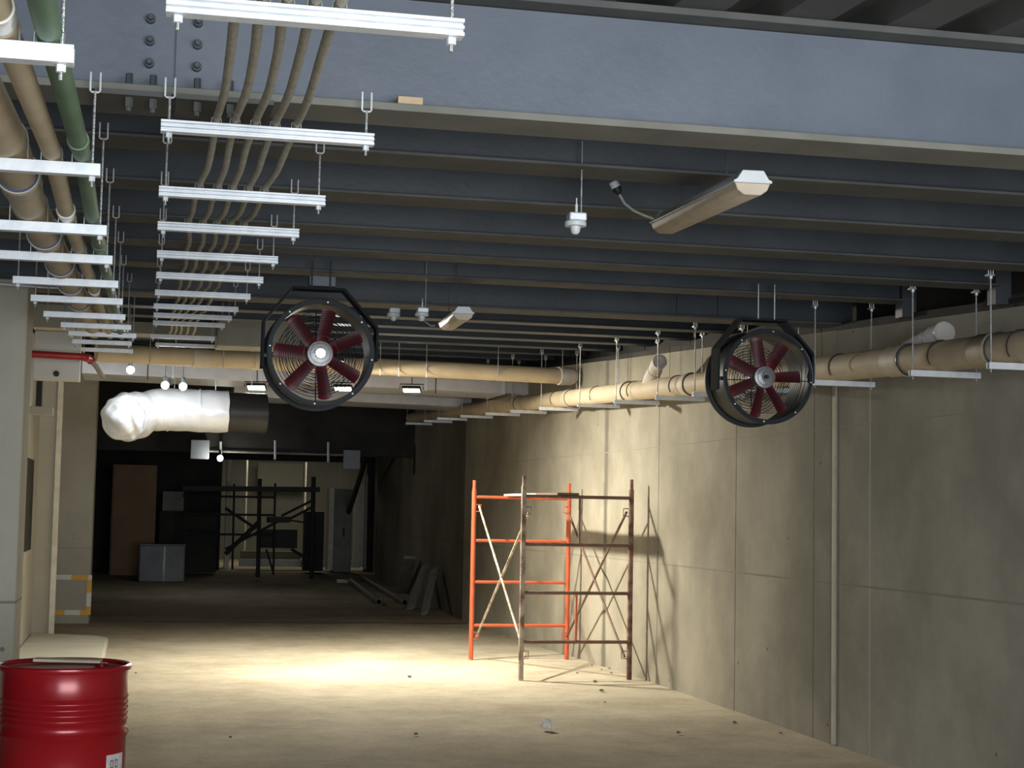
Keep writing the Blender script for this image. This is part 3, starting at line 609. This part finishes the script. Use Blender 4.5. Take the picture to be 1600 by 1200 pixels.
# ------------------------------------------------------------------ jet fans
def fan(cx, cz, Y, R, angs, label, hub_r, frame):
    t = thing('axial_fan', (cx, Y, cz-R), label, 'fan', 'axial tunnel fans')
    L_ = .33; ctr = Vector((cx, Y, cz)); ax = (0, 1, 0); Ri = R*.90
    MB().lathe([(R*.955, .012), (R*.955, L_-.012), (R*.93, L_-.012), (R*.93, .012)], ctr, ax, 64, close=True).build('casing', 'fan_dark', t)
    MB().lathe([(R*.915, 0), (R*.99, 0), (R, .004), (R, .014), (R*.97, .016), (R*.915, .016), (R*.91, .008)], ctr, ax, 72, close=True).build('inlet_ring', 'fan_dark', t)
    MB().tube(circ((cx, Y+.005, cz), R*1.0, 0, 72), .0042, 8, closed=True).build('rolled_rim', 'fan_rim', t)
    MB().lathe([(R*.94, L_-.01), (R*1.0, L_-.006), (R*1.03, L_-.006), (R*1.03, L_+.012), (R*.94, L_+.012)], ctr, ax, 72, close=True).build('outlet_ring', 'fan_dark', t)
    for k in range(8):
        a = PI/8*.85+k*PI/4+.35; p = ctr+Vector((R*.957*math.cos(a), 0, R*.957*math.sin(a)))
        MB().lathe([(0, -.007), (.0055, -.006), (.0065, 0), (.0065, .002), (0, .002)], p, ax, 10).build('bolt', 'zinc', t)
    # guard of concentric wires with four spokes
    g = MB(); gy = Y+L_-.02
    for i in range(9): g.tube(circ((cx, gy, cz), hub_r+(Ri-.03-hub_r)*(i+.3)/9, 0, 48), .0022, 5, closed=True)
    for k in range(4):
        a = PI/4*0+k*PI/2+.02; g.tube([ctr+Vector((hub_r*.8*math.cos(a), L_-.016, hub_r*.8*math.sin(a))), ctr+Vector((Ri*math.cos(a), L_-.016, Ri*math.sin(a)))], .0035, 6)
    g.build('rear_guard', 'fan_dark', t)
    g = MB(); gy = Y+.018
    for i in range(12): g.tube(circ((cx, gy, cz), hub_r+.02+(Ri-.05-hub_r)*(i+.3)/12, 0, 48), .0019, 5, closed=True)
    g.build('front_guard', 'fan_dark', t)
    # blades, pitched, slightly widening
    for a in angs:
        a = math.radians(a); rad = Vector((math.cos(a), 0, math.sin(a))); tan = Vector((-math.sin(a), 0, math.cos(a))); vs = []; fs = []
        n = 8
        for i in range(n+1):
            u = i/n; r_ = hub_r*.85+(R*.865-hub_r*.85)*u; wd = R*(.20+.055*u); pit = math.radians(40-18*u); cb = .010
            for j in range(5):
                s_ = (j/4-.5)
                base = ctr + rad*r_ + Vector((0, .10, 0)) + tan*(wd*s_*1.05) + Vector((0, 1, 0))*(wd*s_*math.tan(pit)*.75 + cb*(1-4*s_*s_)) + rad*(-.012*4*s_*s_ if i == n else 0)
                vs.append(base)
        m = len(vs); vs += [v+Vector((0, .006, 0)) for v in vs]
        for i in range(n):
            for j in range(4):
                q = i*5+j; fs.append((q, q+1, q+6, q+5)); fs.append((m+q, m+q+5, m+q+6, m+q+1))
        for i in range(n):
            for j in (0, 4): q = i*5+j; fs.append((q, q+5, m+q+5, m+q))
        for i in (0, n):
            for j in range(4): q = i*5+j; fs.append((q, q+1, m+q+1, m+q))
        MB().add(vs, fs).build('blade', 'blade', t)
    h = MB().lathe([(0, .048), (hub_r*.28, .048), (hub_r*.30, .035), (hub_r*.36, .035), (hub_r*.40, .046), (hub_r*.72, .05), (hub_r*.74, .057), (hub_r*.95, .06), (hub_r, .07), (hub_r, .17), (0, .17)], ctr, ax, 40).build('hub', 'hub', t)
    MB().lathe([(0, .034), (hub_r*.2, .034), (hub_r*.2, .06), (0, .06)], ctr, ax, 16).build('shaft', 'black', h)
    if frame == 'plate': MB().lathe([(0, .022), (.024, .024), (.028, .034), (.028, .05), (0, .05)], ctr, ax, 20).build('hub_glare', 'lamp', h)  # glowing disc added for the white glare spot; the hub has no lamp
    MB().lathe([(0, .17), (hub_r*.85, .17), (hub_r*.9, .2), (hub_r*.9, .30), (hub_r*.7, .32), (0, .32)], ctr, ax, 32).build('motor', 'fan_dark', t)
    # bent strap frame round the casing
    w_ = R; pts = [(-w_*1.07, -.30*R), (-w_*1.06, .58*R), (-w_*.55, 1.22*R), (w_*.42, 1.22*R), (w_*1.06, .52*R), (w_*1.06, -.1*R)]
    fr = MB()
    th = .015
    for (xa_, za_), (xb_, zb_) in zip(pts, pts[1:]):
        fr.bar((cx+xa_, Y+.10+.0, cz+za_), (cx+xb_, Y+.10, cz+zb_), .13, th, up=Vector((xb_-xa_, 0, zb_-za_)).cross(Vector((0, 1, 0))))
    fr.build('strap_frame', 'strap', t)
    for s_ in (-1, 1): MB().cyl((cx+s_*w_*.93, Y+.1, cz-.05*R), (cx+s_*w_*1.09, Y+.1, cz-.05*R), .012, 8).build('side_bolt', 'zinc', t)
    ztop = cz+1.22*R
    if frame == 'plate':
        box((cx-.08, Y+.03, ztop+.012), (cx+.08, Y+.13, ztop+.075)).build('mounting_block', 'beam', t, bev=.004)
    for s_ in (-.055, .055):
        rd = MB().cyl((cx-.01+s_, Y+.02, ztop+.0), (cx-.01+s_, Y+.02, ceil_z(Y)+.06), .005, 8).build('hanger_rod', 'zinc' if frame != 'plate' else 'joist', t)
    return t
FY = 9.9
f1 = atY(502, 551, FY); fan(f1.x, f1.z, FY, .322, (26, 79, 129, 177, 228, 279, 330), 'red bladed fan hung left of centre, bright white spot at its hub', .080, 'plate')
f2 = atY(1201, 588, FY); fan(f2.x, f2.z, FY, .302, (102, 57, 3, -57, 258, 205, 156), 'red bladed fan hung near the right wall', .073, 'rods')

# ------------------------------------------------------------------ batten luminaires
def luminaire(pn, pf, Yn, Yf, label, wd, rods, cable):
    n = atY(*pn, Yn); f = atY(*pf, Yf); t = thing('tube_light', n, label, 'light fixture', 'hanging tube lights')
    d = (f-n).normalized(); side_ = Vector((d.y, -d.x, 0)).normalized(); up = side_.cross(d)
    if up.z < 0: up = -up
    k = wd/2
    pr_low = [(-k*.94, 0), (-k*.80, -k*.36), (-k*.45, -k*.62), (k*.45, -k*.62), (k*.80, -k*.36), (k*.94, 0)]
    pr_top = [(-k, 0), (-k, k*.12), (-k*.82, k*.20), (-k*.55, k*.62), (k*.55, k*.62), (k*.82, k*.20), (k, k*.12), (k, 0)]
    def ex(p, a0, b0): return MB().prism([a0+side_*x+up*z for x, z in p], a0, b0)
    ex(pr_low, n, f).build('lens', 'fixture_lens', t, bev=.003)
    ex(pr_top, n+d*.03, f-d*.03).build('gear_tray', 'fixture_cap', t, bev=.002)
    ex([(x*1.02, z*1.05) for x, z in pr_top], n-d*.006, n+d*.05).build('end_cap', 'fixture_cap', t, bev=.002)
    ex([(x*1.02, z*1.05) for x, z in pr_top], f-d*.05, f+d*.006).build('end_cap', 'fixture_cap', t, bev=.002)
    for u, sx in rods:
        p = n.lerp(f, u)+side_*sx; MB().cyl(p+up*k*.6, (p.x, p.y, ceil_z(p.y)+(.2 if rods else 0)), .0025, 6).build('hanger_wire', 'joist', t)
    pts = [atY(x, y, Yc) for x, y, Yc in cable]
    if len(pts) > 2:
        cb = MB().tube(pts[1:], .0055, 8).build('cable', 'cable', t)
        e = pts[0]; g = pts[1]; dd = (g-e)
        MB().tube([e, e+dd*.45], .019, 12).build('connector', 'fixture_cap', cb); MB().tube([e+dd*.42, e+dd*.7, g], [.018, .018, .008], 12).build('plug', 'black', cb)
    return t
luminaire((1176, 286), (1040, 350), 5.05, 6.25, 'nearer dusty tube light fixture hanging in front of the dark joists', .127, [(.1, -.055), (.85, .02)],
          [(958, 284, 6.2), (968, 304, 6.2), (976, 318, 6.2), (990, 329, 6.2), (1005, 336, 6.2), (1022, 342, 6.2)])
luminaire((724, 490), (700, 507), 9.9, 11.05, 'small far dusty tube light fixture to the right of the left fan', .132, [(.06, -.04), (.55, -.04)],
          [(656, 497, 10.8), (661, 500, 10.8), (668, 505, 10.8), (673, 509, 10.8), (680, 509, 10.8)])

# motion sensors: round dome under a box
def sensor(p, Y, s, label, rod, m='fixture_cap'):
    c = atY(*p, Y); t = thing('motion_sensor', c, label, 'sensor', 'ceiling motion sensors')
    MB().lathe([(0, .0), (s*1.0, .0), (s*1.05, .004), (s*1.05, s*.42), (s*.95, s*.5), (0, s*.5)], c, (0, 0, 1), 28).build('base_ring', m, t, bev=.001)
    MB().lathe([(0, -s*.78), (s*.25, -s*.74), (s*.42, -s*.55), (s*.48, -s*.3), (s*.5, 0), (0, 0)], c, (0, 0, 1), 24).build('dome', m, t)
    box((c.x-s*.75, c.y-s*.75, c.z+s*.5), (c.x+s*.95, c.y+s*.75, c.z+s*1.3)).build('junction_box', 'galv' if rod else m, t, bev=s*.15)
    if rod:
        MB().cyl((c.x+s*.55, c.y, c.z+s*1.3), (c.x+s*.55, c.y, ceil_z(Y)+.1), .0028, 8).build('hanger_rod', 'rod', t)
        MB().cyl((c.x+.0, c.y-s*.3, c.z+s*1.3), (c.x, c.y-s*.3, c.z+s*2.1), .005, 8).cyl((c.x, c.y-s*.3, c.z+s*2.1), (c.x, c.y-s*.3, c.z+s*2.7), .0025, 8).build('cable_gland', 'fixture_cap', t)
    return t
sensor((899, 354), 5.62, .037, 'white dome motion sensor left of the nearer tube light', True)
sensor((615, 494), 10.5, .040, 'small white dome sensor just right of the left fan', False)
sensor((659, 494), 10.0, .040, 'small white dome sensor hung on a rod beside the far tube light', True)

# ------------------------------------------------------------------ drum
DX, DY, DR, DH = -.30, 7.93, .288, .892
t = thing('steel_drum', (DX, DY, 0), 'glossy red steel drum standing on the floor at lower left', 'drum')
pf = [(0, .012), (.262, .012), (.27, 0), (DR, 0), (DR+.006, .008), (DR, .018), (DR-.004, .03)]
def ringb(z, w_, h): return [(DR-.004, z-w_), (DR-.004+h*.6, z-w_*.5), (DR-.004+h, z), (DR-.004+h*.6, z+w_*.5), (DR-.004, z+w_)]
for z in (.30, .585): pf += ringb(z, .022, .012)
for z in (.645, .670, .695, .720, .745): pf += [(DR-.004, z-.010), (DR-.001, z-.005), (DR+.001, z), (DR-.001, z+.005), (DR-.004, z+.010)]
pf += [(DR-.004, .86), (DR-.002, .872)]
MB().lathe(pf, (DX, DY, 0), seg=96).build('body', 'red', t)
MB().lathe([(DR-.004, .866), (DR+.008, .868), (DR+.012, .876), (DR+.010, .888), (DR+.002, .893), (DR-.006, .888), (DR-.008, .872)], (DX, DY, 0), seg=96, close=True).build('rim', 'red', t)
MB().lathe([(DR-.006, .872), (DR-.012, .868), (DR-.02, .866), (0, .866)], (DX, DY, 0), seg=96).build('lid', 'lid_red', t)
MB().lathe([(0, .882), (.026, .882), (.03, .878), (.03, .866)], (DX+.16, DY+.12, 0), seg=20).build('bung', 'red', t)
def decal(a0, a1, z0, z1, name, m, par, off=.0006, n=8):
    b = MB(); r = DR-.004+off
    for i in range(n+1):
        a = a0+(a1-a0)*i/n; b.v += [Vector((DX+r*math.sin(a), DY-r*math.cos(a), z0)), Vector((DX+r*math.sin(a), DY-r*math.cos(a), z1))]
    for i in range(n): b.f.append((2*i, 2*i+2, 2*i+3, 2*i+1))
    return b.build(name, m, par)
lb = decal(.79, 1.25, .385, .50, 'label', 'label', t)
def glyph(a, z, strokes):
    for x0, z0, x1, z1 in strokes: decal(a+min(x0, x1)*.10, a+max(x0, x1)*.10+.018, z+min(z0, z1)*.06, z+max(z0, z1)*.06+.006, 'lettering', 'ink', lb, .0010, 3)
glyph(.88, .41, [(0, 0, 0, 1), (.6, 0, .6, 1), (0, 1, .6, 1), (0, .5, .6, .5)]); glyph(1.0, .41, [(0, 0, 0, 1), (.6, 0, .6, 1), (0, 1, .6, 1), (0, 0, .6, 0), (0, .5, .6, .5)])
decal(-1.45, -1.22, .38, .51, 'label', 'label', t)
bd = MB().bar((DX-.14, DY+.075, .902), (DX+.16, DY+.05, .896), .10, .012)
tag(bd.build('wood_batten', 'board', bev=.001), 'flat pale batten lying across the top of the red drum', 'board')

# ------------------------------------------------------------------ scaffold tower
SX0, SX1, SY0, SY1 = 3.68, 4.775, 15.83, 18.04; dxf = -.052
t = thing('scaffold_tower', (4.2, 16.9, 0), 'orange and rusty scaffold frame tower standing near the right wall', 'scaffold')
def frame_(Y, xs, m, mr, hi, rungs, nm):
    f = MB()
    for k, X in enumerate(xs): MB().cyl((X, Y, .0), (X, Y, hi[k]-.10), .026, 16).cyl((X, Y, hi[k]-.10), (X, Y, hi[k]), .019, 14).build('upright', m[k], t)
    for z in rungs: MB().cyl((xs[0], Y, z), (xs[1], Y, z-.0), .0175, 12).build('rung', mr, t)
frame_(SY0, (SX0, SX1), ('rust_pale', 'rust'), 'rust2', (1.975, 1.965), (1.78, 1.31, .84, .365), 'near')
frame_(SY1, (SX0+dxf, SX1+dxf-.01), ('orange', 'orange'), 'orange', (1.965, 1.955), (1.78, 1.30, .845, .37), 'far')
for x_, z0, z1, m_ in ((905, 1.31, 1.78, 'rust2'), (902, .365, .84, 'orange')):
    X = atY(x_, 850, SY0).x; MB().cyl((X, SY0, z0), (X, SY0, z1), .012, 10).build('ladder_post', m_, t)
def brace(p, q, m): MB().cyl(p, q, .0125, 10).build('cross_brace', m, t)
x0_, x1_ = SX0+.03, SX1-.04
brace((x0_-.03, SY1-.03, 1.68), (x0_+.02, SY0+.03, .22), 'splash'); brace((x0_+.03, SY0+.03, 1.62), (x0_-.03, SY1-.03, .25), 'splash')
brace((x1_, SY0+.03, 1.64), (x1_-.03, SY1-.03, .25), 'rust2'); brace((x1_-.03, SY1-.03, 1.62), (x1_, SY0+.03, .22), 'rust2')
def latch(X, Y, z, m, s_=1): MB().tube([(X, Y, z), (X-.055*s_, Y, z+.005), (X-.055*s_, Y, z+.075), (X, Y, z+.075)], .0055, 6).build('brace_latch', m, t)
for X, s_, m_ in ((SX0+.02, -1, 'rust2'), (SX1-.02, 1, 'rust2')):
    for z in (1.60, .20): latch(X, SY0+.02, z, m_, s_)
for X, s_ in ((SX0+dxf+.02, -1), (SX1+dxf-.02, 1)):
    for z in (1.62, .22): latch(X, SY1-.02, z, 'orange', s_)
pb = MB(); A, B_ = Vector((4.12, SY0-.03, 1.808)), Vector((4.10, SY1+.12, 1.808))
tb = thing('scaffold_board', A.lerp(B_, .5), 'pale board with dark end laid across the scaffold tops', 'board')
md = A.lerp(B_, .38)
MB().bar(md, B_, .22, .024).build('pale_length', 'board', tb, bev=.002); MB().bar(A, md, .22, .024).build('stained_length', 'board_dark', tb, bev=.002)

# ------------------------------------------------------------------ litter, planks and pipes on the floor
pp = atZ(853, 1141)
m_ = MB().sphere((pp.x, pp.y, .042), .042, 14, 9)
for v in m_.v: v += Vector((.007*math.sin(v.z*120+v.x*90), .007*math.sin(v.x*110), .006*math.sin(v.y*130+v.x*70))); v.z = max(v.z, .001)
tag(m_.build('crumpled_cup', 'paper', smooth=False), 'crumpled white cup lying alone on the near floor', 'litter')
rnd = random.Random(3)
WHERE = {(1070, 1082): 'small crumb of debris by the right wall, first right of the scaffold', (1180, 1118): 'small crumb near the right wall base, second right of the scaffold',
         (1148, 1130): 'small crumb on the floor below the right fan, left of two', (1060, 1146): 'small crumb on the floor a little right of the crumpled cup', (945, 1098): 'small crumb on the floor in front of the nearest scaffold frame',
         (650, 1148): 'small crumb on the floor left of the crumpled cup', (360, 1152): 'small crumb on the near floor to the right of the red drum', (940, 1080): 'small crumb on the floor just in front of the scaffold between its near legs',
         (1220, 1146): 'small crumb at the foot of the right wall, nearest the camera', (212, 1052): 'small crumb on the bright floor just behind the red drum', (640, 1058): 'small crumb in the brightest patch of floor, left of the scaffold'}
spots = [(970, 1040), (978, 1046), (955, 1052), (940, 1047), (952, 1045), (925, 1040), (930, 1066), (1070, 1082), (1180, 1118), (1148, 1130), (1060, 1146), (945, 1098), (650, 1148), (360, 1152), (940, 1080), (1220, 1146), (902, 1052), (212, 1052), (640, 1058)]
for k, (x, y) in enumerate(spots):
    p = atZ(x, y); r = rnd.uniform(.010, .022)
    m_ = MB().sphere((p.x, p.y, r*.4), r, 9, 6, .55)
    for v in m_.v: v += Vector((rnd.uniform(-1, 1), rnd.uniform(-1, 1), rnd.uniform(-.4, .4)))*r*.28; v.z = max(v.z, .0)
    nearw = 900 < x < 990 and y < 1070
    tag(m_.build('debris_lump', 'dirt', smooth=False), WHERE[(x, y)] if (x, y) in WHERE else 'small brown debris crumb between the scaffold feet and the right wall', 'debris', 'crumbs by the scaffold' if nearw else 'crumbs on the open floor')
# loose cable tie / rod scraps by drum shadow left out; leaning planks
def plank(bx, by, tx, ty, wd, th, label):
    a = atF(bx, by); X = wallx(a.y)-(.22 if th > .1 else .12); tp = atX(tx, ty, X)
    d = (tp-a).normalized(); tag(MB().bar(a+d*.02, tp, wd, th, up=Vector((-1, -.6, .3))).build('leaning_plank', 'plank', bev=.004), label, 'plank', 'planks leaning on the right wall')
plank(628, 926, 641, 871, .05, .22, 'wide grey plank leaning on the right wall, leftmost of three')
plank(641, 952, 664, 886, .16, .07, 'grey plank leaning on edge on the right wall, middle of three')
plank(663, 960, 678, 891, .14, .06, 'grey plank leaning on edge on the right wall, rightmost of three')
def floor_pipe(a, b_, r, label):
    p, q = atF(*a), atF(*b_); p.z += r; q.z += r; d = (q-p); L_ = d.length
    tag(MB().lathe([(r*.8, 0), (r, 0), (r, L_), (r*.8, L_)], p, d, 20, close=True).build('loose_pipe', 'pvc_grey'), label, 'pipe', 'loose pipes on the floor')
floor_pipe((592, 946), (548, 912), .055, 'loose grey pipe on the dim floor, left of two')
floor_pipe((632, 946), (566, 906), .05, 'loose grey pipe on the dim floor, nearer the right wall')
p = atF(536, 912); p.z += .05
tag(MB().bar(p+Vector((-.09, .08, 0)), p+Vector((.09, -.08, 0)), .10, .07).build('white_offcut', 'board', bev=.006), 'small white offcut at the end of the loose pipes', 'offcut')
# bent strip in the floor across the tunnel
struct(MB().prism([(-.55, 23.9, 0), (4.7, 23.75, 0), (4.7, 23.83, 0), (-.55, 23.98, 0)], (0, 0, 0), (0, 0, .004)).build('trim_4', 'rust2', origin=(0, 0, 0)))

# ------------------------------------------------------------------ dark far end
YB = 38.0
fzB = fz(YB)
xl, xr = atY(345, 800, YB).x, atY(572, 800, YB).x; hd = atY(450, 720, YB).z
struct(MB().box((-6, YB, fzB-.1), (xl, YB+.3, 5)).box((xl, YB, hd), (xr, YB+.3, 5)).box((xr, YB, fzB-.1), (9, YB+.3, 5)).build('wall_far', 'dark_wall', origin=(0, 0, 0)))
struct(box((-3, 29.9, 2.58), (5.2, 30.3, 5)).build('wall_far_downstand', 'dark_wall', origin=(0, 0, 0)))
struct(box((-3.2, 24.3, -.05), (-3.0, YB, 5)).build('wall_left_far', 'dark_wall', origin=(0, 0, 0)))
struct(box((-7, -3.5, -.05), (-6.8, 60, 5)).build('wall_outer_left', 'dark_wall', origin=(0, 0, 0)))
# room behind
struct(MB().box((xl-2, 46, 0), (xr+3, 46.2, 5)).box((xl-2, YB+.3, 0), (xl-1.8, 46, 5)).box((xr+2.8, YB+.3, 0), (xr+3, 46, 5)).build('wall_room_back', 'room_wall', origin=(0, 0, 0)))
area('room_lamp', (3.6, 42.5, 3.6), (3.6, 42.6, 0), 2.5, 2.0, 52, (1, .93, .74))
def fbox(name, x0, y0, x1, y1, Y, dp, m, label, cat, bev=.01, group=None):
    a = atY(x0, y1, Y); c = atY(x1, y0, Y); return tag(box((a.x, Y, a.z), (c.x, Y+dp, c.z)).build(name, m, bev=bev), label, cat, group)
fbox('concrete_column', 350, 705, 363, 888, 39.2, .35, 'strip', 'bright column at the left of the far opening', 'column')
fbox('steel_post', 381, 718, 388, 860, 43.0, .15, 'strip', 'thin pale post inside the far room', 'post')
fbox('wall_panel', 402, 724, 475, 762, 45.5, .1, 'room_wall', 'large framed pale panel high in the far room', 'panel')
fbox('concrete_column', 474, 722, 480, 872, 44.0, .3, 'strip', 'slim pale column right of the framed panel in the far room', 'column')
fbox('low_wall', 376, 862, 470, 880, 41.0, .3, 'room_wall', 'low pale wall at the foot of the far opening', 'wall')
s = fbox('door_sill', 374, 876, 562, 885, 38.35, .25, 'strip', 'pale sill across the bottom of the far opening', 'sill')
fbox('door_jamb', 552, 755, 572, 886, 38.3, .2, 'strip', 'pale jamb at the right of the far opening', 'jamb')
fbox('door_jamb', 531, 718, 534, 768, 38.6, .1, 'strip', 'thin bright upright above the grey cabinet', 'jamb')
a = atY(507, 886, 38.0); c = atY(546, 765, 38.0)
t = thing('steel_cabinet', ((a.x+c.x)/2, 37.6, fz(37.6)), 'tall grey steel cabinet standing in the far opening', 'cabinet')
box((a.x+.12, 37.4, fz(37)), (c.x, 37.95, c.z)).build('body', 'cabinet', t, bev=.01)
box((a.x, 37.38, fz(37)+.05), (a.x+.115, 37.95, c.z+.03)).build('door_edge', 'strip', t, bev=.005)
MB().box((c.x-.2, 37.37, 1.0), (c.x-.16, 37.4, 1.2)).build('handle', 'black', t)
fbox('dark_crate', 405, 828, 465, 856, 34.2, .5, 'dark_silhouette', 'black silhouetted box held on the dark scaffold in the far opening', 'box')
fbox('water_tank', 475, 800, 507, 892, 36.8, .5, 'dark_silhouette', 'black silhouetted cabinet beside the tall grey cabinet', 'cabinet')
# dark scaffold in front of the opening
YS = 34.0
t = thing('dark_scaffold', atY(420, 905, YS), 'black silhouetted scaffold standing in front of the far opening', 'scaffold')
def sb(x0, y0, x1, y1, r, Ya=YS, Yb=None, nm='tube'):
    MB().cyl(atY(x0, y0, Ya), atY(x1, y1, Yb or Ya), r, 8).build(nm, 'dark_silhouette', t)
for x, y0, y1, r in ((406, 748, 902, .042), (430, 755, 898, .022), (490, 745, 905, .045), (366, 756, 890, .022), (291, 758, 890, .02)): sb(x, y0, x-3, y1, r, nm='upright')
MB().bar(atY(285, 763, YS), atY(498, 765, YS), .5, .10).build('deck_board', 'dark_silhouette', t)
for y in (777, 805, 836): sb(285, y-2, 430, y, .022, nm='rung')
for x0, y0, x1, y1, r in ((352, 794, 400, 826, .03), (405, 815, 352, 866, .045), (352, 858, 440, 812, .025), (440, 806, 492, 780, .025), (445, 815, 492, 790, .025), (455, 858, 495, 882, .03), (416, 858, 428, 898, .02), (405, 858, 400, 900, .02), (430, 810, 490, 818, .016)): sb(x0, y0, x1, y1, r, nm='brace')
MB().bar(atY(418, 812, YS), atY(452, 812, YS), .4, .12).build('toe_board', 'dark_silhouette', t)
# left dark clutter
a = atY(173, 890, 35); c = atY(246, 727, 35)
t = thing('brown_door_leaf', ((a.x+c.x)/2, 35, fz(35)), 'tall brown door leaf in the dark far left corner', 'door')
box((a.x, 35, fz(35)), (c.x, 35.06, c.z)).build('leaf', 'brown_door', t, bev=.005)
box((a.x-.03, 34.96, fz(35)), (a.x, 35.08, c.z)).build('frame', 'rust2', t)
a = atZ(252, 916); R_ = .36
t = thing('metal_bin', (a.x, 33.2, fz(33)), 'dull silver metal bin standing on the dark far floor', 'bin')
xa_, xb_ = atY(217, 880, 33.0).x, atY(289, 880, 33.0).x; zt_ = atY(250, 852, 33.0).z
MB().prism([(xa_, 33, fz(33)), (xa_+(xb_-xa_)*.55, 32.85, fz(33)), (xb_, 33.05, fz(33)), (xb_, 33.6, fz(33)), (xa_, 33.6, fz(33))], (0, 0, 0), (0, 0, zt_-fz(33))).build('body', 'bin_metal', t, bev=.03)
MB().prism([(xa_-.01, 32.98, zt_), (xa_+(xb_-xa_)*.55, 32.83, zt_), (xb_+.01, 33.03, zt_), (xb_+.01, 33.62, zt_), (xa_-.01, 33.62, zt_)], (0, 0, 0), (0, 0, .02)).build('lid', 'bin_metal', t, bev=.005)
fbox('dark_crate', 246, 800, 340, 894, 35.6, .6, 'dark_wall', 'dark crate stack between the bin and the dark scaffold', 'crate')
fbox('grey_board', 250, 768, 288, 893, 36.2, .1, 'cabinet', 'dim grey board above the dark crate stack', 'panel')
# conduit with junction boxes over the far opening
Yc = 29.8
t = thing('overhead_conduit', atY(430, 709, Yc), 'long conduit with two grey boxes crossing above the far opening', 'conduit')
MB().cyl(atY(326, 705, Yc), atY(537, 711, Yc), .018, 8).build('tubing', 'cable', t)
for x0, y0, x1, y1 in ((297, 688, 327, 717), (536, 704, 562, 733)):
    a = atY(x0, y1, Yc); c = atY(x1, y0, Yc); box((a.x, Yc-.12, a.z), (c.x, Yc+.05, c.z)).build('junction_box', 'grey_box', t, bev=.008)
for x, y0, y1 in ((345, 690, 714), (430, 688, 718), (513, 691, 722)): MB().cyl(atY(x, y0, Yc-.05), atY(x, y1, Yc-.05), .022, 8).build('drop_rod', 'galv', t)
c = atY(344, 716, 29.6); t = thing('bulb_light', c, 'small lit bulb at the left end of the overhead conduit', 'lamp')
MB().sphere(c, .055, 12, 8).build('glass', 'lamp', t); l = bpy.data.lights.new('bulb_glow', 'POINT'); l.energy = 16; l.color = (1, .96, .88); l.shadow_soft_size = .05; o = bpy.data.objects.new('bulb_glow', l); C.objects.link(o); o.parent = t; o.location = (0, -.08, -.04); MB().cyl(c+Vector((0, 0, .05)), c+Vector((0, .18, .16)), .02, 8).build('socket', 'fan_dark', t)
# leaning conduits by the far right corner
tag(MB().tube([atY(577, 684, 30.6), atY(566, 735, 33), atY(545, 800, 37.3)], .055, 10).build('leaning_tube', 'fan_dark'), 'dark tube slanting down beside the far right corner', 'tube')
tag(MB().tube([atY(573, 742, 35), atY(570, 890, 35)], .035, 10).build('wall_pipe', 'pvc_grey'), 'grey upright pipe in the far right corner', 'pipe')
